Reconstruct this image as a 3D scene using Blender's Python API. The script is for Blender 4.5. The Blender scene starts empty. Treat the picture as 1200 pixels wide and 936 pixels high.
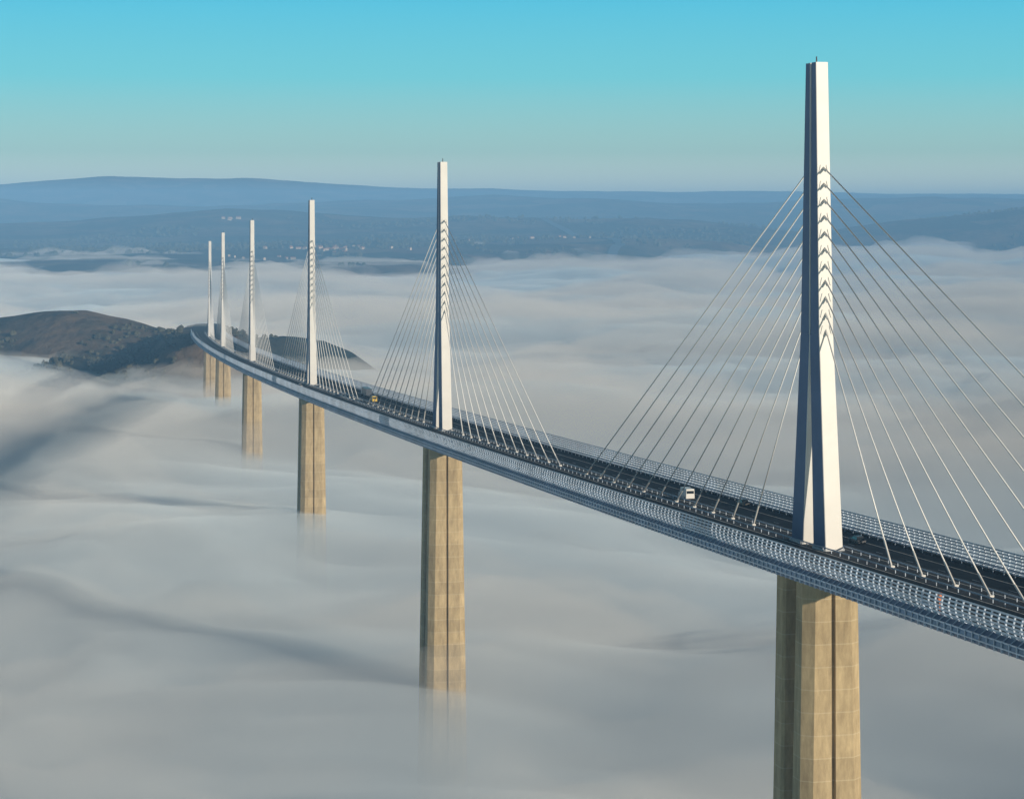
import bpy, bmesh, math, random
import numpy as np
from mathutils import Vector, Matrix
random.seed(7)
rng=np.random.default_rng(5)
scene=bpy.context.scene
CAMZ=200.0; F=2697.0; HOR=253.0
# ------------------------------------------------------------------ helpers
def link(o):
    scene.collection.objects.link(o); return o
def mesh_obj(name, verts, faces, mat=None, smooth=False, parent=None):
    me=bpy.data.meshes.new(name)
    me.from_pydata([tuple(v) for v in verts],[],faces); me.update()
    if smooth:
        me.polygons.foreach_set("use_smooth",[True]*len(me.polygons))
    if mat: me.materials.append(mat)
    o=link(bpy.data.objects.new(name,me))
    if parent: o.parent=parent
    return o
def empty(name,loc=(0,0,0)):
    o=link(bpy.data.objects.new(name,None)); o.location=loc; o.empty_display_size=5
    return o
def new_mat(name):
    m=bpy.data.materials.new(name); m.use_nodes=True
    return m,m.node_tree.nodes,m.node_tree.links
def simple(name,col,rough=0.5,metal=0.0,noise=0.0,scale=0.3,spec=None):
    m,n,l=new_mat(name); b=n["Principled BSDF"]
    b.inputs["Base Color"].default_value=(*col,1); b.inputs["Roughness"].default_value=rough
    b.inputs["Metallic"].default_value=metal
    if spec is not None: b.inputs["Specular IOR Level"].default_value=spec
    if noise>0:
        tc=n.new("ShaderNodeNewGeometry"); t=n.new("ShaderNodeTexNoise"); t.inputs["Scale"].default_value=scale
        t.inputs["Detail"].default_value=5
        l.new(tc.outputs["Position"],t.inputs["Vector"])
        r=n.new("ShaderNodeValToRGB")
        r.color_ramp.elements[0].position=0.3; r.color_ramp.elements[1].position=0.7
        r.color_ramp.elements[0].color=(*[c*(1-noise) for c in col],1)
        r.color_ramp.elements[1].color=(*[min(1,c*(1+noise)) for c in col],1)
        l.new(t.outputs["Fac"],r.inputs["Fac"]); l.new(r.outputs["Color"],b.inputs["Base Color"])
    return m
def sm(a,b,x):
    t=np.clip((x-a)/(b-a),0,1); return t*t*(3-2*t)
def vnoise(x,y,seed=0):
    x=np.asarray(x,dtype=np.float64); y=np.asarray(y,dtype=np.float64)
    xi=np.floor(x).astype(np.int64); yi=np.floor(y).astype(np.int64)
    fx=x-xi; fy=y-yi
    fx=fx*fx*fx*(fx*(fx*6-15)+10); fy=fy*fy*fy*(fy*(fy*6-15)+10)
    def h(i,j):
        n=(i*374761393+j*668265263+seed*1274126177)&0xffffffff
        n=((n^(n>>13))*1274126177)&0xffffffff
        n=(n^(n>>16))&0xffffffff
        return n/4294967295.0
    a=h(xi,yi);b=h(xi+1,yi);c=h(xi,yi+1);d=h(xi+1,yi+1)
    return (a*(1-fx)+b*fx)*(1-fy)+(c*(1-fx)+d*fx)*fy-0.5
def fbm(x,y,wl,octs,seed=0,gain=0.5):
    r=0;a=1.0
    for o in range(octs):
        ca,sa=math.cos(0.7*o+0.3),math.sin(0.7*o+0.3)
        r=r+a*vnoise((x*ca-y*sa)/wl+13.7*o,(x*sa+y*ca)/wl+5.1*o,seed+o*17); wl*=0.5;a*=gain
    return r
# ------------------------------------------------------------------ bridge line
TH0=math.radians(13.55); K=math.radians(0.98)/342
S0,S1=-340.0,1914.0
def theta(s): return TH0-K*s
def _build():
    tab={}
    x,y=54.7,413.0; tab[0]=(x,y)
    for i in range(0,2500):
        t=theta(i+0.5); x+=-math.sin(t); y+=math.cos(t); tab[i+1]=(x,y)
    x,y=54.7,413.0
    for i in range(0,-500,-1):
        t=theta(i-0.5); x-=-math.sin(t); y-=math.cos(t); tab[i-1]=(x,y)
    return tab
TAB=_build()
def centre(s):
    i=math.floor(s); f=s-i
    a=TAB[i]; b=TAB[i+1]
    return a[0]*(1-f)+b[0]*f, a[1]*(1-f)+b[1]*f
def P(s,lat=0.0,z=0.0):
    x,y=centre(s); t=theta(s)
    return Vector((x+lat*math.cos(t), y+lat*math.sin(t), CAMZ-46.8-0.03*y+z))
def frame(s,z=0.0,lat=0.0):
    t=theta(s)
    M=Matrix.Rotation(t,4,'Z'); M.translation=P(s,lat,z); return M
# ------------------------------------------------------------------ terrain
ROADS=np.array([centre(s) for s in range(1900,2420,10)])
def terrain(X,Y):
    X=np.asarray(X,dtype=np.float64);Y=np.asarray(Y,dtype=np.float64)
    Yp=np.maximum(Y,600)
    px=600+F*X/Yp
    base=-60+fbm(X,Y,500,4,3)*20
    # nearer ridge at the far end of the viaduct
    cy=np.interp(px,[-600,-200,0,50,100,150,200,240,290,330,380,410,450,560],[440,392,372,364,362,370,382,396,397,391,398,410,440,560])
    cz=CAMZ-(cy-HOR)*2520/F
    yc=2520+60*np.sin(X/170.0)
    w=np.where(Y<yc,230,330)*np.interp(px,[200,320],[1.0,0.5])
    g=np.exp(-((Y-yc)/w)**2*1.1)
    hill=-60+(cz+60)*g+fbm(X,Y,220,5,9)*22*np.clip(g*1.6,0,1)*(1-g*0.55)
    h=np.maximum(base,hill)
    # spur carrying the abutment
    d2=((X+318)/95)**2+((Y-2350)/120)**2
    h=np.maximum(h,-60+142*np.exp(-d2*0.75)+fbm(X,Y,70,3,21)*4)
    d3=((X+420)/170)**2+((Y-2290)/120)**2
    h=np.maximum(h,-60+118*np.exp(-d3*0.7)+fbm(X,Y,90,4,22)*10)
    near=(np.abs(X+350)<300)&(Y>2200)&(Y<2900)
    if near.any():
        xn=X[near];yn=Y[near]
        d=np.sqrt((xn[:,None]-ROADS[None,:,0])**2+(yn[:,None]-ROADS[None,:,1])**2)
        k=d.argmin(1); dmin=d.min(1); zt=CAMZ-46.8-0.03*ROADS[k,1]-0.8
        wgt=1-sm(20,75,dmin)
        hn=h[near]; h[near]=hn*(1-wgt)+zt*wgt
    # far plateau
    edge=np.interp(px,[-400,0,250,480,560,700,850,950,1200,1600],[5400,5600,5300,5600,6600,7300,7300,8800,9100,9000])+fbm(X,Y,1500,4,31)*1700
    msk=sm(-500,900,Y-edge)
    pl=-60+sm(-900,500,Y-edge)*118+np.clip((Y-6000)/4000,0,1)*42
    pl=pl+fbm(X,Y,1300,6,41)*60*msk
    cr=np.interp(px,[-600,-100,60,180,260,420,560,660,760,880,960,1050,1120,1200,1500],[262,266,264,254,247,250,252,262,259,268,278,262,250,244,240])
    crz=CAMZ-(cr-HOR)*10300/F
    gr=np.exp(-((Y-10300-fbm(X,Y,2500,2,51)*900)/1000)**2)
    far=100+(crz-100)*gr+fbm(X,Y,900,5,43)*45*gr
    m1=sm(8400,9800,Y)
    pl=pl*(1-m1)+np.maximum(pl,far)*m1
    md=np.interp(px,[-600,0,200,500,900,1200,1500],[241,238,243,236,234,238,236])
    mz=CAMZ-(md-HOR)*14500/F
    m2=sm(11500,14000,Y)
    mm=100+(mz-100)*np.exp(-((Y-14500)/1800)**2)+fbm(X,Y,1600,5,61)*80
    pl=pl*(1-m2)+np.maximum(pl,mm)*m2
    fc=np.interp(px,[-700,-150,0,60,130,200,290,350,440,520,600,760,900,1050,1200,1500,1900],[222,216,213,208,203,206,207,212,218,221,224,226,228,229,230,226,228])
    fz=CAMZ-(fc-HOR)*20000/F
    m3=sm(15500,19000,Y)
    ff=150+(fz-150)*np.exp(-(np.minimum(Y-20000,0)/2300)**2)+fbm(X,Y,1800,5,63)*50
    pl=pl*(1-m3)+np.maximum(pl,ff)*m3
    h=np.maximum(h,np.where(Y>4200,pl,-100))
    return h
def polar_grid(Ya,Yb,off,umax,nr,nc):
    t=np.linspace(0,1,nr)
    Y=(Ya+off)*((Yb+off)/(Ya+off))**t-off
    u=np.linspace(-umax,umax,nc)
    YY=np.repeat(Y[:,None],nc,1); XX=u[None,:]*(YY+off)
    return XX,YY
def grid_faces(nr,nc):
    r=np.arange(nr-1)[:,None]*nc+np.arange(nc-1)[None,:]
    r=r.ravel()
    return np.stack([r,r+1,r+nc+1,r+nc],1)
def np_mesh(name,V,Fc,mat,smooth=True):
    me=bpy.data.meshes.new(name)
    me.vertices.add(len(V)); me.vertices.foreach_set("co",V.astype(np.float32).ravel())
    nf=len(Fc); k=Fc.shape[1]
    me.loops.add(nf*k); me.loops.foreach_set("vertex_index",Fc.astype(np.int32).ravel())
    me.polygons.add(nf)
    me.polygons.foreach_set("loop_start",np.arange(0,nf*k,k,dtype=np.int32))
    try: me.polygons.foreach_set("loop_total",np.full(nf,k,dtype=np.int32))
    except Exception: pass
    me.polygons.foreach_set("use_smooth",np.full(nf,smooth))
    me.update(calc_edges=True); me.validate()
    if mat: me.materials.append(mat)
    return link(bpy.data.objects.new(name,me))
# ---- ground material
gm,n,l=new_mat("ground_mat"); b=n["Principled BSDF"]; b.inputs["Roughness"].default_value=0.95
b.inputs["Specular IOR Level"].default_value=0.1
geo=n.new("ShaderNodeNewGeometry")
t1=n.new("ShaderNodeTexNoise"); t1.inputs["Scale"].default_value=0.0032; t1.inputs["Detail"].default_value=10; t1.inputs["Roughness"].default_value=0.7
l.new(geo.outputs["Position"],t1.inputs["Vector"])
r1=n.new("ShaderNodeValToRGB"); e=r1.color_ramp.elements
e[0].position=0.38; e[0].color=(0.025,0.03,0.02,1)
e[1].position=0.66; e[1].color=(0.22,0.16,0.10,1)
x=e.new(0.47); x.color=(0.05,0.045,0.028,1)
x=e.new(0.54); x.color=(0.12,0.085,0.055,1)
l.new(t1.outputs["Fac"],r1.inputs["Fac"])
vor=n.new("ShaderNodeTexVoronoi"); vor.inputs["Scale"].default_value=0.0045
l.new(geo.outputs["Position"],vor.inputs["Vector"])
r2=n.new("ShaderNodeValToRGB"); r2.color_ramp.interpolation='CONSTANT'; e=r2.color_ramp.elements
e[0].color=(0.035,0.038,0.024,1); e[1].position=0.75; e[1].color=(0.21,0.155,0.10,1)
x=e.new(0.35); x.color=(0.075,0.07,0.035,1); x=e.new(0.55); x.color=(0.14,0.08,0.055,1)
sp=n.new("ShaderNodeSeparateColor"); l.new(vor.outputs["Color"],sp.inputs[0]); l.new(sp.outputs[0],r2.inputs["Fac"])
mx=n.new("ShaderNodeMix"); mx.data_type='RGBA'
t3=n.new("ShaderNodeTexNoise"); t3.inputs["Scale"].default_value=0.0009; t3.inputs["Detail"].default_value=4
l.new(geo.outputs["Position"],t3.inputs["Vector"])
r3=n.new("ShaderNodeValToRGB"); r3.color_ramp.elements[0].position=0.48; r3.color_ramp.elements[1].position=0.58
r3.color_ramp.elements[1].color=(0.75,0.75,0.75,1)
l.new(t3.outputs["Fac"],r3.inputs["Fac"]); l.new(r3.outputs["Color"],mx.inputs[0])
l.new(r1.outputs["Color"],mx.inputs[6]); l.new(r2.outputs["Color"],mx.inputs[7]); l.new(mx.outputs[2],b.inputs["Base Color"])
t4=n.new("ShaderNodeTexNoise"); t4.inputs["Scale"].default_value=0.03; t4.inputs["Detail"].default_value=8
l.new(geo.outputs["Position"],t4.inputs["Vector"])
bp=n.new("ShaderNodeBump"); bp.inputs["Distance"].default_value=12; bp.inputs["Strength"].default_value=0.8
l.new(t4.outputs["Fac"],bp.inputs["Height"]); l.new(bp.outputs["Normal"],b.inputs["Normal"])
NR,NC=640,420
X,Y=polar_grid(-300,26000,600,0.5,NR,NC)
Z=terrain(X.ravel(),Y.ravel())
np_mesh("ground",np.stack([X.ravel(),Y.ravel(),Z],1),grid_faces(NR,NC),gm)
# ------------------------------------------------------------------ fog (real volumes)
def vol_mat(name,scol,dens,acol=None,g=0.0,emis=None):
    m,n,l=new_mat(name); n.remove(n["Principled BSDF"])
    out=n["Material Output"]
    s=n.new("ShaderNodeVolumeScatter"); s.inputs["Color"].default_value=(*scol,1); s.inputs["Density"].default_value=dens
    s.inputs["Anisotropy"].default_value=g
    last=s.outputs[0]
    if acol:
        a=n.new("ShaderNodeVolumeAbsorption"); a.inputs["Color"].default_value=(*acol,1); a.inputs["Density"].default_value=dens
        ad=n.new("ShaderNodeAddShader"); l.new(last,ad.inputs[0]); l.new(a.outputs[0],ad.inputs[1]); last=ad.outputs[0]
    if emis:
        a=n.new("ShaderNodeEmission"); a.inputs["Color"].default_value=(*emis[0],1); a.inputs["Strength"].default_value=emis[1]
        ad=n.new("ShaderNodeAddShader"); l.new(last,ad.inputs[0]); l.new(a.outputs[0],ad.inputs[1]); last=ad.outputs[0]
    l.new(last,out.inputs["Volume"]); return m
def fog_height(X,Y,top):
    far=sm(2500,9000,Y)
    z=top+far*3
    wx=X+fbm(X,Y,420,3,71)*320; wy=Y+fbm(X,Y,420,3,77)*320
    z=z+fbm(wx,wy*0.8,620,3,81)*(34+16*far)
    z=z+fbm(wx,wy,210,2,87,0.5)*(14+18*far)
    z=z+fbm(wx,wy,75,3,93,0.6)*7
    z=z-22*np.exp(-(((X+310)/200)**2+((Y-2130)/230)**2))
    z=z+12*np.exp(-(((X+580)/200)**2+((Y-2280)/150)**2))
    z=z+11*np.exp(-(((X+100)/170)**2+((Y-1040)/170)**2))+9*np.exp(-(((X+20)/150)**2+((Y-700)/130)**2))
    return z
def closed_fog(name,top,bot,mat,nr,nc,extra=None):
    X,Y=polar_grid(-250,15000,600,0.45,nr,nc)
    Z=fog_height(X.ravel(),Y.ravel(),top)
    if extra is not None: Z=Z+extra(X.ravel(),Y.ravel())
    Z=np.maximum(Z,bot+2)
    V=np.stack([X.ravel(),Y.ravel(),Z],1); VB=V.copy(); VB[:,2]=bot
    Fc=grid_faces(nr,nc); N=nr*nc
    FB=Fc[:,::-1]+N
    idx=np.arange(N).reshape(nr,nc)
    loop=np.concatenate([idx[0,:],idx[1:,-1],idx[-1,-2::-1],idx[-2:0:-1,0]])
    nx=np.roll(loop,-1)
    FS=np.stack([loop,loop+N,nx+N,nx],1)
    return np_mesh(name,np.concatenate([V,VB]),np.concatenate([Fc,FB,FS]),mat)
FC=(0.83,0.93,1.0)
fogm=vol_mat("fog_mat",FC,0.018,acol=FC,g=-0.3,emis=((0.45,0.76,1.0),0.018*0.075))  # emission is an added blue glow filling the shaded fog
mistm=vol_mat("mist_mat",(1,1,1),0.0036,g=-0.3)
closed_fog("fog_bank",46,-45,fogm,450,360)
closed_fog("thin_mist",59,-46,mistm,300,240,extra=lambda X,Y: fbm(X,Y,380,6,99,0.65)*46)
# haze
HC=(0.25,0.54,0.95)
hz=vol_mat("haze_mat",HC,1.12e-4,acol=HC,g=-0.2,emis=((0.3,0.68,1.0),1.12e-4*0.08))  # added emission brightens the haze, standing in for multiple scattering
bm=bmesh.new(); bmesh.ops.create_cube(bm,size=1)
me=bpy.data.meshes.new("haze"); bm.to_mesh(me); bm.free(); me.materials.append(hz)
o=link(bpy.data.objects.new("atmospheric_haze",me)); o.scale=(60000,31000,480); o.location=(0,11500,160)
# ------------------------------------------------------------------ materials
white=simple("white_paint",(0.66,0.655,0.64),0.4,0,0.05,0.2)
shadep=simple("painted_side_shade",(0.11,0.155,0.27),0.75,0,0.08,0.2,spec=0.12)  # shade painted into both mast sides and the web as dark blue
cablem=simple("cable_sheath",(0.8,0.8,0.8),0.4)
steel=simple("galvanised_steel",(0.42,0.50,0.62),0.35,0.2,0.2,0.1)
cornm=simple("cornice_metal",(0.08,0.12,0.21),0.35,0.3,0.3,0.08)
boxm=simple("deck_steel",(0.38,0.41,0.45),0.5,0,0.08,0.1)
asph=simple("asphalt",(0.024,0.029,0.038),0.85,0,0.45,0.12,spec=0.25)
median=simple("median_surface",(0.04,0.044,0.054),0.9,0,0.3,0.3,spec=0.2)
linem=simple("road_paint",(0.6,0.6,0.58),0.6,0,0.2,0.8)
darkm=simple("dark_metal",(0.05,0.05,0.055),0.5)
# concrete
con,n,l=new_mat("pier_concrete"); b=n["Principled BSDF"]; b.inputs["Roughness"].default_value=0.85
b.inputs["Specular IOR Level"].default_value=0.2
tc=n.new("ShaderNodeTexCoord"); sx=n.new("ShaderNodeSeparateXYZ"); l.new(tc.outputs["Object"],sx.inputs[0])
mth=n.new("ShaderNodeMath"); mth.operation='DIVIDE'; mth.inputs[1].default_value=4.0; l.new(sx.outputs[2],mth.inputs[0])
fr=n.new("ShaderNodeMath"); fr.operation='FRACT'; l.new(mth.outputs[0],fr.inputs[0])
rj=n.new("ShaderNodeValToRGB"); e=rj.color_ramp.elements; e[0].position=0.0; e[0].color=(1,1,1,1); e[1].position=0.06; e[1].color=(0,0,0,1)
l.new(fr.outputs[0],rj.inputs["Fac"])
fl=n.new("ShaderNodeMath"); fl.operation='FLOOR'; l.new(mth.outputs[0],fl.inputs[0])
wn=n.new("ShaderNodeTexWhiteNoise"); wn.noise_dimensions='1D'; l.new(fl.outputs[0],wn.inputs["W"])
mp=n.new("ShaderNodeMapping"); mp.inputs["Scale"].default_value=(1,1,0.25); l.new(tc.outputs["Object"],mp.inputs[0])
tn=n.new("ShaderNodeTexNoise"); tn.inputs["Scale"].default_value=0.6; tn.inputs["Detail"].default_value=9; tn.inputs["Roughness"].default_value=0.75; l.new(mp.outputs[0],tn.inputs["Vector"])
ra=n.new("ShaderNodeValToRGB"); e=ra.color_ramp.elements; e[0].position=0.3; e[0].color=(0.29,0.22,0.13,1); e[1].position=0.7; e[1].color=(0.58,0.455,0.27,1)
l.new(tn.outputs["Fac"],ra.inputs["Fac"])
m1=n.new("ShaderNodeMix"); m1.data_type='RGBA'; m1.blend_type='MULTIPLY'; m1.inputs[0].default_value=0.16
l.new(ra.outputs["Color"],m1.inputs[6]); 
cmb=n.new("ShaderNodeCombineColor"); 
for k in range(3): l.new(wn.outputs["Value"],cmb.inputs[k])
l.new(cmb.outputs[0],m1.inputs[7])
m2=n.new("ShaderNodeMix"); m2.data_type='RGBA'; m2.inputs[7].default_value=(0.66,0.58,0.42,1)
ms=n.new("ShaderNodeMath"); ms.operation='MULTIPLY'; ms.inputs[1].default_value=0.4; l.new(rj.outputs["Color"],ms.inputs[0])
l.new(ms.outputs[0],m2.inputs[0]); l.new(m1.outputs[2],m2.inputs[6]); l.new(m2.outputs[2],b.inputs["Base Color"])
# ------------------------------------------------------------------ deck
viaduct=empty("cable_stayed_viaduct",(0,0,0))
SS=np.arange(S0,S1+0.1,6.0).tolist()
def sweep(name,profile,mat,closed=False,ss=None,smooth=False,parent=viaduct,cap=False):
    ss=ss or SS; V=[];Fc=[];m=len(profile)
    for s in ss:
        for (a,z) in profile: V.append(P(s,a,z))
    k=m if closed else m-1
    for i in range(len(ss)-1):
        for j in range(k):
            a=i*m+j; b2=i*m+(j+1)%m
            Fc.append((a,b2,b2+m,a+m))
    if cap and closed:
        Fc.append(tuple(range(m))); Fc.append(tuple(range((len(ss)-1)*m,len(ss)*m))[::-1])
    return mesh_obj(name,V,Fc,mat,smooth,parent)
box=[(-14.2,0),(14.2,0),(14.2,-1.0),(15.0,-1.9),(13.2,-2.3),(7.5,-4.2),(-7.5,-4.2),(-13.2,-2.3),(-15.0,-1.9),(-14.2,-1.0)]
sweep("deck_box",box,boxm,True,cap=True)
for sg,nm in((-1,"left"),(1,"right")):
    sweep("carriageway_"+nm,[(sg*2.1,0.06),(sg*13.6,0.06)],asph)
    sweep("cornice_"+nm,[(sg*14.25,0.3),(sg*15.2,0.35),(sg*16.0,-0.3),(sg*16.15,-1.1),(sg*15.7,-1.8),(sg*15.05,-2.05)],cornm)
    sweep("edge_kerb_"+nm,[(sg*13.6,0.03),(sg*13.6,0.35),(sg*14.22,0.35),(sg*14.22,0.03)],median)
    for q,zz in ((13.3,0.7),(13.3,1.0)):
        sweep("edge_rail_%s"%nm,[(sg*q,zz),(sg*q,zz+0.12),(sg*(q+0.1),zz+0.12),(sg*(q+0.1),zz)],steel,True)
    for zz in (0.65,):
        sweep("median_rail_%s"%nm,[(sg*2.0,zz),(sg*2.0,zz+0.22),(sg*2.12,zz+0.22),(sg*2.12,zz)],steel,True)
    for q in (2.75,10.0):
        w=0.10
        sweep("edge_line_%s"%nm,[(sg*q-w,0.075),(sg*q+w,0.075)],linem)
    V=[];Fc=[]; s=S0
    while s<S1-6:
        i=len(V); V+= [P(s,sg*6.4-0.09,0.075),P(s,sg*6.4+0.09,0.075),P(s+3,sg*6.4+0.09,0.075),P(s+3,sg*6.4-0.09,0.075)]
        Fc.append((i,i+1,i+2,i+3)); s+=13
    mesh_obj("lane_dashes_"+nm,V,Fc,linem,parent=viaduct)
sweep("median_strip",[(-2.1,0.05),(2.1,0.05)],median)
BF=((0,1,2,3),(7,6,5,4),(0,4,5,1),(1,5,6,2),(2,6,7,3),(3,7,4,0))
def boxes_np(name,items,mat,parent=viaduct):
    V=[];Fc=[]
    for c in items:
        i=len(V); V+=c
        for f in BF: Fc.append(tuple(i+k for k in f))
    return mesh_obj(name,V,Fc,mat,parent=parent)
def sbox(s,ds,a0,a1,z0,z1,a0t=None,a1t=None):
    a0t=a0 if a0t is None else a0t; a1t=a1 if a1t is None else a1t
    return [P(s-ds,a0,z0),P(s+ds,a0,z0),P(s+ds,a1,z0),P(s-ds,a1,z0),P(s-ds,a0t,z1),P(s+ds,a0t,z1),P(s+ds,a1t,z1),P(s-ds,a1t,z1)]
posts=[];ribs=[]
prof=[(15.0,0.3),(15.45,1.2),(15.6,2.2),(15.35,3.3)]
for sg in (-1,1):
    s=S0+1
    while s<S1-1:
        for (a,z0),(b2,z1) in zip(prof[:-1],prof[1:]):
            posts.append(sbox(s,0.10,sg*(a-0.14),sg*(a+0.1),z0,z1,sg*(b2-0.14),sg*(b2+0.1)))
        ribs.append(sbox(s,0.09,sg*15.1,sg*16.25,-0.3,0.42,sg*15.0,sg*15.3))
        ribs.append(sbox(s,0.09,sg*15.6,sg*16.25,-1.7,-0.3,sg*15.9,sg*16.25))
        s+=2.24
boxes_np("wind_screen_posts",posts,steel); boxes_np("cornice_ribs",ribs,steel)
for sg in (-1,1):
    for (a,z) in ((15.25,0.62),(15.45,1.15),(15.58,1.7),(15.6,2.25),(15.5,2.8),(15.33,3.3)):
        sweep("wind_screen_slat",[(sg*(a-0.05),z),(sg*(a-0.05),z+0.24),(sg*(a+0.07),z+0.24),(sg*(a+0.07),z)],steel,True)
    for (a,z) in ((16.05,-0.35),(16.2,-1.15)):
        sweep("cornice_rail",[(sg*(a-0.05),z),(sg*(a-0.05),z+0.2),(sg*(a+0.07),z+0.2),(sg*(a+0.07),z)],steel,True)
rp=[]
s=S0
while s<S1:
    for sg in(-1,1):
        rp.append(sbox(s,0.06,sg*13.32,sg*13.45,0.05,1.1)); rp.append(sbox(s,0.06,sg*1.86,sg*1.98,0.05,0.85))
    s+=4
boxes_np("barrier_posts",rp,steel)
# ------------------------------------------------------------------ masts
def loft(name,rings,mat,M,parent,caps=True,smooth=False,side=None,sidefaces=()):
    V=[];Fc=[];m=len(rings[0]);MI=[]
    for r in rings: V+= [M@Vector(p) for p in r]
    for i in range(len(rings)-1):
        for j in range(m):
            a=i*m+j;b2=i*m+(j+1)%m; Fc.append((a,b2,b2+m,a+m)); MI.append(1 if j in sidefaces else 0)
    if caps:
        Fc.append(tuple(range(m))[::-1]); Fc.append(tuple(range((len(rings)-1)*m,len(rings)*m))); MI+=[0,0]
    o=mesh_obj(name,V,Fc,mat,smooth,parent)
    if side:
        o.data.materials.append(side); o.data.polygons.foreach_set("material_index",MI); o.data.update()
    return o
def rect(cx,cy,hx,hy,z,ch=0.0):
    if ch<=0: return [(cx-hx,cy-hy,z),(cx+hx,cy-hy,z),(cx+hx,cy+hy,z),(cx-hx,cy+hy,z)]
    return [(cx-hx+ch,cy-hy,z),(cx+hx-ch,cy-hy,z),(cx+hx,cy-hy+ch,z),(cx+hx,cy+hy-ch,z),(cx+hx-ch,cy+hy,z),(cx-hx+ch,cy+hy,z),(cx-hx,cy+hy-ch,z),(cx-hx,cy-hy+ch,z)]
def cyl_between(a,b,r,V,Fc,k=6):
    d=(b-a).normalized(); u=d.cross(Vector((0,0,1)))
    if u.length<1e-3: u=Vector((1,0,0))
    u.normalize(); v=d.cross(u); i=len(V)
    for p in (a,b):
        for q in range(k):
            t=2*math.pi*q/k; V.append(p+u*(r*math.cos(t))+v*(r*math.sin(t)))
    for q in range(k):
        Fc.append((i+q,i+(q+1)%k,i+k+(q+1)%k,i+k+q))
    Fc.append(tuple(range(i,i+k))[::-1]); Fc.append(tuple(range(i+k,i+2*k)))
HL=lambda z: 8.5-3.9*(z/38) if z<38 else 4.6-2.1*((z-38)/49)
HW=lambda z: 1.35 if z<38 else 1.35-0.2*((z-38)/49)
def mast(s,idx):
    M=frame(s)
    par=viaduct
    for sg in (-1,1):
        rings=[]
        for z in (0.1,8,16,24,32,38.0):
            out=HL(z); th=5.9-(5.9-4.6)*z/38; cy=sg*(out-th/2)
            if z>=38: cy=sg*(out/2+0.01); th=out-0.02
            rings.append(rect(0,cy,HW(z)+0.3*(1-z/38),th/2,z,0.1))
        loft("mast_leg",rings,white,M,par,side=shadep,sidefaces=(2,6))
        rings=[]
        for z in (38.0,52,66,78,86.6):
            out=HL(z); inn=0.3
            rings.append(rect(0,sg*(out+inn)/2,HW(z),(out-inn)/2,z+0.003,0.08))
        loft("mast_upper",rings,white,M,par,side=shadep,sidefaces=(2,6))
    loft("mast_web",[rect(0,0,HW(38)-0.35,0.6,37,0),rect(0,0,HW(86)-0.35,0.6,85.6,0)],shadep,M,par)
    V=[];Fc=[]
    cyl_between(M@Vector((0.3,0.9,86.5)),M@Vector((0.3,0.9,87.8)),0.12,V,Fc)
    mesh_obj("lightning_rod",V,Fc,darkm,parent=par)
    for sg in(-1,1):
        loft("mast_plinth",[rect(0,sg*5.7,2.1,3.1,0.02,0.3),rect(0,sg*5.7,1.95,2.9,0.6,0.3)],boxm,M,par)
    V=[];Fc=[];VA=[];FA=[]
    for i in range(11):
        zt=39.5+2.85*i
        for sg in (-1,1):
            t=34+12.4*i
            sd=s+sg*t
            if sd<S0 or sd>S1: continue
            tip=M@Vector((0,sg*(HL(zt)-0.5),zt)); foot=P(sd,0,0.3)
            cyl_between(tip,foot,0.14,V,Fc)
            d=(foot-tip).normalized()
            cyl_between(foot-d*5,foot,0.2,VA,FA)
            a=M@Vector((0,sg*(HL(zt)-0.3),zt-0.3)); cyl_between(a,a+d*1.6,0.22,VA,FA,8)
            for sx_ in (-1,1):
                p=[(sx_*(HW(zt)-0.3),sg*(HL(zt)-0.1),zt-1.5),(sx_*(HW(zt)-0.3),sg*(HL(zt)+0.16),zt-1.1),(sx_*(HW(zt)-0.6),sg*(HL(zt)+0.12),zt+0.1),(sx_*(HW(zt)-0.6),sg*(HL(zt)-0.1),zt+0.4)]
                q=[(a_-sx_*0.15,b_,c_) for a_,b_,c_ in p]
                j=len(VA); VA+= [M@Vector(v) for v in p+q]
                for f in BF: FA.append(tuple(j+k for k in f))
            bb=sbox(sd,0.5,-0.35,0.35,0.05,0.55); j=len(VA); VA+=bb
            for f in BF: FA.append(tuple(j+k for k in f))
    mesh_obj("stay_cables",V,Fc,cablem,True,par); mesh_obj("cable_anchors",VA,FA,white,False,par)
def pier(s,idx):
    base=P(s,0,-4.25)
    t=theta(s); R=Matrix.Rotation(t,4,'Z')
    h=base.z+60
    def colring(sg,z):
        dd=-z
        w=5.15+dd*0.016; out=8.0+dd*0.006; th=5.0+dd*0.018
        cy=sg*(out-th/2); hx=w; hy=th/2; ch=1.9; g=0.4; gd=0.7
        pts=[(-hx+ch,-hy),(-g,-hy),(-g*0.8,-hy+gd),(g*0.8,-hy+gd),(g,-hy),(hx-ch,-hy),(hx,-hy+ch*0.8),(hx,hy-0.5),(hx-0.5,hy),(-hx+0.5,hy),(-hx,hy-0.5),(-hx,-hy+ch*0.8)]
        if sg>0: pts=[(-a,-b_) for a,b_ in pts]
        return [(a,cy+b_,z) for a,b_ in pts]
    for sg in(-1,1):
        rings=[colring(sg,z) for z in (0,-20,-45,-70,-90,-h if h>91 else -91)]
        o=loft("pier_column",rings,con,Matrix.Identity(4),None)
        o.parent=viaduct; o.matrix_world=Matrix.Translation(base)@R
for i in range(6):
    s=342*i
    mast(s,i); pier(s,i)
for i in range(6):
    s=342*i; M=frame(s)
    loft("pier_head",[rect(0,0,7.4,9.0,-4.22),rect(0,0,8.6,10.5,-3.4)],boxm,M,viaduct)
M=frame(S1+6)
loft("abutment",[rect(0,0,15.5,9,-40),rect(0,0,15.5,9,-4.3)],con,M,viaduct)
ss=list(range(1914,2400,8))
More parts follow.
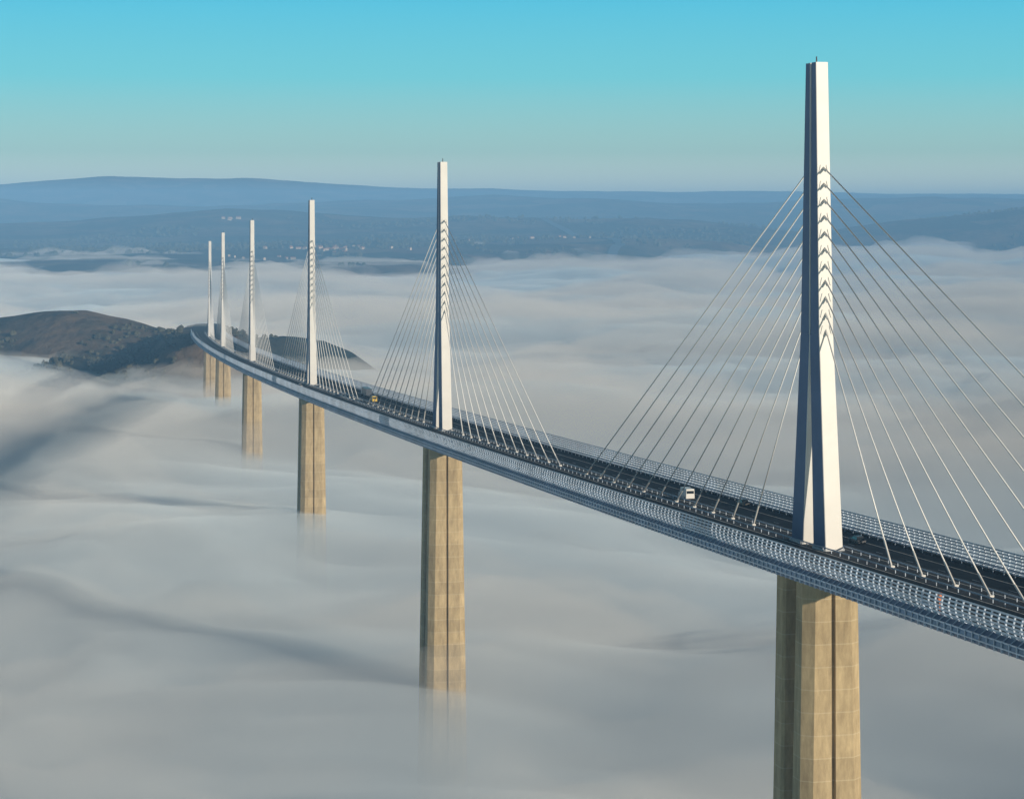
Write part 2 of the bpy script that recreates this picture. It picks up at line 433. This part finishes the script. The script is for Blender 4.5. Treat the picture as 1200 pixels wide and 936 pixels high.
sweep("motorway",[(-16,-0.6),(-14.5,0.04),(14.5,0.04),(16,-0.6)],asph,ss=ss,parent=None)
# ------------------------------------------------------------------ vehicles
glass=simple("vehicle_glass",(0.02,0.025,0.03),0.1)
tyre=simple("tyre_rubber",(0.02,0.02,0.02),0.9)
def vbox(V,Fc,x0,x1,y0,y1,z0,z1,tx=0,ty0=0,ty1=0):
    i=len(V)
    V+=[(x0,y0,z0),(x1,y0,z0),(x1,y1,z0),(x0,y1,z0),(x0+tx,y0+ty0,z1),(x1-tx,y0+ty0,z1),(x1-tx,y1-ty1,z1),(x0+tx,y1-ty1,z1)]
    for f in ((3,2,1,0),(4,5,6,7),(0,1,5,4),(1,2,6,5),(2,3,7,6),(3,0,4,7)): Fc.append(tuple(i+k for k in f))
def vehicle(kind,s,lat,col,away=True):
    e=empty(kind); M=frame(s,0.07,lat)
    if not away: M=M@Matrix.Rotation(math.pi,4,'Z')
    e.matrix_world=M
    paint=simple(kind+"_paint",col,0.3)
    def part(nm,V,Fc,m,bev=0):
        o=mesh_obj(nm,V,Fc,m); o.parent=e
        if bev:
            md=o.modifiers.new("b",'BEVEL'); md.width=bev; md.segments=2
    if kind=="car":
        V=[];Fc=[]; vbox(V,Fc,-0.9,0.9,-2.2,2.2,0.3,0.85,0.05,0.05,0.1); part("body",V,Fc,paint,0.1)
        V=[];Fc=[]; vbox(V,Fc,-0.8,0.8,-1.7,1.1,0.83,1.35,0.15,0.4,0.75); part("windows",V,Fc,glass,0.05)
        V=[];Fc=[]; vbox(V,Fc,-0.66,0.66,-1.3,0.4,1.33,1.45,0.05,0.05,0.1); part("roof",V,Fc,paint,0.04)
        wheels=[(-1.35,0.32),(1.4,0.32)];wx=0.82
    elif kind=="van":
        V=[];Fc=[]; vbox(V,Fc,-1.0,1.0,-2.9,1.7,0.4,2.5,0.08,0.03,0.25); vbox(V,Fc,-0.98,0.98,1.6,2.9,0.4,1.3,0.04,0,0.25); part("body",V,Fc,paint,0.08)
        V=[];Fc=[]; vbox(V,Fc,-0.9,0.9,1.3,2.4,1.25,2.2,0.1,0,0.8); vbox(V,Fc,-0.8,0.8,-2.93,-2.85,1.5,2.1); part("windows",V,Fc,glass)
        wheels=[(-1.9,0.36),(1.9,0.36)];wx=0.9
    else:
        V=[];Fc=[]; vbox(V,Fc,-1.25,1.25,-8.0,4.6,1.2,3.9); part("trailer",V,Fc,paint,0.05)
        V=[];Fc=[]; vbox(V,Fc,-1.2,1.2,5.2,7.4,0.6,3.4,0.08,0,0.3); part("cab",V,Fc,simple("cab_paint",(0.5,0.5,0.5),0.3),0.1)
        V=[];Fc=[]; vbox(V,Fc,-1.1,1.1,6.6,7.43,1.8,2.8,0.05,0,0.1); part("windows",V,Fc,glass)
        V=[];Fc=[]; vbox(V,Fc,-0.5,0.5,-7.8,6.5,0.75,1.15); part("chassis",V,Fc,darkm)
        wheels=[(-6.5,0.5),(-5.3,0.5),(-4.1,0.5),(3.9,0.5),(6.4,0.5)];wx=1.1
    V=[];Fc=[]
    for y,r in wheels:
        for sx_ in(-1,1): cyl_between(Vector((sx_*wx-0.12,y,r)),Vector((sx_*wx+0.12,y,r)),r,V,Fc,14)
    part("wheels",V,Fc,tyre)
vehicle("van",91,4.6,(0.7,0.7,0.7))
vehicle("car",1,8.2,(0.04,0.04,0.05))
vehicle("van",518,5,(0.65,0.45,0.08))
vehicle("car",73,11.4,(0.03,0.03,0.03))
vehicle("truck",560,8.2,(0.08,0.09,0.11))
vehicle("car",660,-8,(0.3,0.3,0.32),False)
V=[];Fc=[]
M=frame(-84,0.06,-14.0)
vbox(V,Fc,-0.06,0.06,-0.06,0.06,0,2.0); vbox(V,Fc,-0.25,0.25,-0.2,0.2,1.9,3.0); vbox(V,Fc,-0.3,0.3,-0.25,0.25,3.0,3.12,0.1,0.1,0.1)
o=mesh_obj("emergency_phone",V,Fc,simple("orange_plastic",(0.55,0.16,0.05),0.5)); o.matrix_world=M
# ------------------------------------------------------------------ river on the far plateau
def ground_z(x,y): return float(terrain(np.array([x]),np.array([y]))[0])
ctrl=[(640,10200),(668,9700),(690,9100),(712,8700),(722,8300),(716,8000),(700,7700)]
yy=np.linspace(10200,7700,90)
pxs=np.interp(yy,[c[1] for c in ctrl][::-1],[c[0] for c in ctrl][::-1])
V=[];Fc=[]
pxs=np.convolve(np.pad(pxs,6,mode='edge'),np.ones(13)/13,'valid')
for i,(a,b_) in enumerate(zip(pxs,yy)):
    x0=(a-600)/F*8700
    for q in (-17,-6,6,17):
        V.append((x0+q,b_,ground_z(x0+q,b_)+3.0))
    if i:
        for q in range(3):
            k0=4*(i-1)+q; Fc.append((k0,k0+1,k0+5,k0+4))
mesh_obj("river",V,Fc,simple("river_water",(0.10,0.14,0.18),0.6,spec=0.2),True)
# ------------------------------------------------------------------ vegetation masses
def ico():
    bm=bmesh.new(); bmesh.ops.create_icosphere(bm,subdivisions=1,radius=1)
    v=np.array([x.co[:] for x in bm.verts]); f=np.array([[q.index for q in x.verts] for x in bm.faces]); bm.free(); return v,f
IV,IF=ico()
def trees(name,Xs,Ys,size,mat,clumps=3):
    Zs=terrain(Xs,Ys); Vs=[];Fs=[];off=0
    for x,y,z in zip(Xs,Ys,Zs):
        sz=size*rng.uniform(0.5,1.2)
        for c in range(clumps):
            r=sz*rng.uniform(0.35,0.75)
            jit=1+rng.uniform(-0.28,0.28,(len(IV),1))
            v=IV*jit*np.array([r,r,r*1.1])+np.array([x+rng.uniform(-.5,.5)*sz,y+rng.uniform(-.5,.5)*sz,z+r*0.45+rng.uniform(0,.3)*sz])
            Vs.append(v);Fs.append(IF+off);off+=len(IV)
    np_mesh(name,np.concatenate(Vs),np.concatenate(Fs),mat,smooth=False)
fol=simple("foliage",(0.06,0.055,0.03),0.95,0,0.5,0.05)
xs=rng.uniform(-900,-50,9000); ys=rng.uniform(2130,2700,9000)
zz=terrain(xs,ys); dn=fbm(xs,ys,90,4,121)
rd=np.min(np.sqrt((xs[:,None]-ROADS[None,:,0])**2+(ys[:,None]-ROADS[None,:,1])**2),1)
k=(zz>28)&(dn>0.12)&(rd>26)
trees("hillside_trees",xs[k][:900],ys[k][:900],3.6,fol)
ys=rng.uniform(5500,11000,16000); xs=rng.uniform(-0.28,0.28,16000)*ys
zz=terrain(xs,ys); dn=fbm(xs,ys,700,4,131)
k=(zz>62)&(dn>0.12)
trees("distant_forest",xs[k][:3000],ys[k][:3000],11.0,fol,2)
# ------------------------------------------------------------------ villages
wall=simple("render_wall",(0.48,0.39,0.29),0.9,0,0.2,0.02); roofm=simple("tile_roof",(0.3,0.13,0.08),0.9,0,0.2,0.02)
def village(name,px,Y0,nh,sprx,spry,sc=1.0):
    par=empty(name); VW=[];FW=[];VR=[];FR=[]
    for _ in range(nh):
        Yh=Y0+rng.normal()*spry; Xh=(px-600)/F*Y0+rng.normal()*sprx
        z=ground_z(Xh,Yh)-1
        L=rng.uniform(9,20)*sc; W=rng.uniform(7,10)*sc; H=rng.uniform(6,9)*sc; a=rng.uniform(0,3.14)
        M=Matrix.Translation((Xh,Yh,z))@Matrix.Rotation(a,4,'Z')
        i=len(VW)
        VW+=[M@Vector(p) for p in [(-L/2,-W/2,0),(L/2,-W/2,0),(L/2,W/2,0),(-L/2,W/2,0),(-L/2,-W/2,H),(L/2,-W/2,H),(L/2,W/2,H),(-L/2,W/2,H),(-L/2,0,H+W*.35),(L/2,0,H+W*.35)]]
        for f in ((0,1,5,4),(2,3,7,6),(3,0,4,8,7),(1,2,6,9,5)): FW.append(tuple(i+k for k in f))
        i=len(VR)
        VR+=[M@Vector(p) for p in [(-L/2-.5,-W/2-.6,H-.3),(L/2+.5,-W/2-.6,H-.3),(L/2+.5,0,H+W*.35+.2),(-L/2-.5,0,H+W*.35+.2),(L/2+.5,W/2+.6,H-.3),(-L/2-.5,W/2+.6,H-.3)]]
        FR+=[(i,i+1,i+2,i+3),(i+3,i+2,i+4,i+5)]
    mesh_obj("walls",VW,FW,wall,parent=par); mesh_obj("roofs",VR,FR,roofm,parent=par)
village("village",395,7700,28,75,90,1.0)
village("village",635,8900,20,120,120,0.9)
village("village",265,9900,4,22,30,1.1)
village("village",320,7200,8,60,60,0.8)
# ------------------------------------------------------------------ world / sun
SUN_EL=math.radians(13.0)
sd=Vector((0.74*math.cos(SUN_EL),-0.67*math.cos(SUN_EL),math.sin(SUN_EL))).normalized()
w=bpy.data.worlds.new("World"); scene.world=w; w.use_nodes=True
n=w.node_tree.nodes; l=w.node_tree.links; bg=n["Background"]; bg.inputs["Strength"].default_value=0.1
sky=n.new("ShaderNodeTexSky"); sky.sky_type='NISHITA'; sky.sun_disc=False; sky.sun_elevation=SUN_EL
sky.sun_rotation=math.atan2(sd.x,sd.y)
tc=n.new("ShaderNodeTexCoord"); sx=n.new("ShaderNodeSeparateXYZ"); l.new(tc.outputs["Generated"],sx.inputs[0])
mr=n.new("ShaderNodeMapRange"); mr.inputs["From Min"].default_value=0; mr.inputs["From Max"].default_value=0.12; l.new(sx.outputs[2],mr.inputs["Value"])
rp_=n.new("ShaderNodeValToRGB"); e=rp_.color_ramp.elements
e[0].position=0; e[0].color=(1.0,1.0,0.72,1)
e[1].position=1; e[1].color=(0.06,0.50,0.76,1)
for p,c in ((0.1,(0.95,0.96,0.66)),(0.23,(0.48,0.71,0.54)),(0.5,(0.18,0.68,0.73)),(0.8,(0.08,0.58,0.79))):
    x=e.new(p); x.color=(*c,1)
l.new(mr.outputs[0],rp_.inputs["Fac"])
vm=n.new("ShaderNodeVectorMath"); vm.operation='SCALE'; vm.inputs["Scale"].default_value=10.0; l.new(rp_.outputs["Color"],vm.inputs[0])
vs=n.new("ShaderNodeVectorMath"); vs.operation='SCALE'; vs.inputs["Scale"].default_value=0.4; l.new(sky.outputs[0],vs.inputs[0])
mr2=n.new("ShaderNodeMapRange"); mr2.inputs["From Min"].default_value=0.1; mr2.inputs["From Max"].default_value=0.22; l.new(sx.outputs[2],mr2.inputs["Value"])
mix=n.new("ShaderNodeMix"); mix.data_type='RGBA'; l.new(mr2.outputs[0],mix.inputs[0]); l.new(vm.outputs[0],mix.inputs[6]); l.new(vs.outputs[0],mix.inputs[7])
l.new(mix.outputs[2],bg.inputs["Color"])
sl=bpy.data.lights.new("sun",'SUN'); sl.energy=5.0; sl.angle=math.radians(0.5); sl.color=(1.0,0.86,0.67)
so=link(bpy.data.objects.new("sun",sl)); so.rotation_euler=sd.to_track_quat('Z','Y').to_euler()
# ------------------------------------------------------------------ camera
cd=bpy.data.cameras.new("camera"); co=link(bpy.data.objects.new("camera",cd)); co.location=(0,0,CAMZ)
co.rotation_euler=(math.radians(90),0,0)
cd.sensor_width=36; cd.sensor_fit='HORIZONTAL'; cd.lens=36*F/1200; cd.shift_y=-(468-HOR)/1200
cd.clip_start=1; cd.clip_end=60000
scene.camera=co
scene.view_settings.view_transform='Standard'; scene.view_settings.look='None'; scene.view_settings.exposure=0
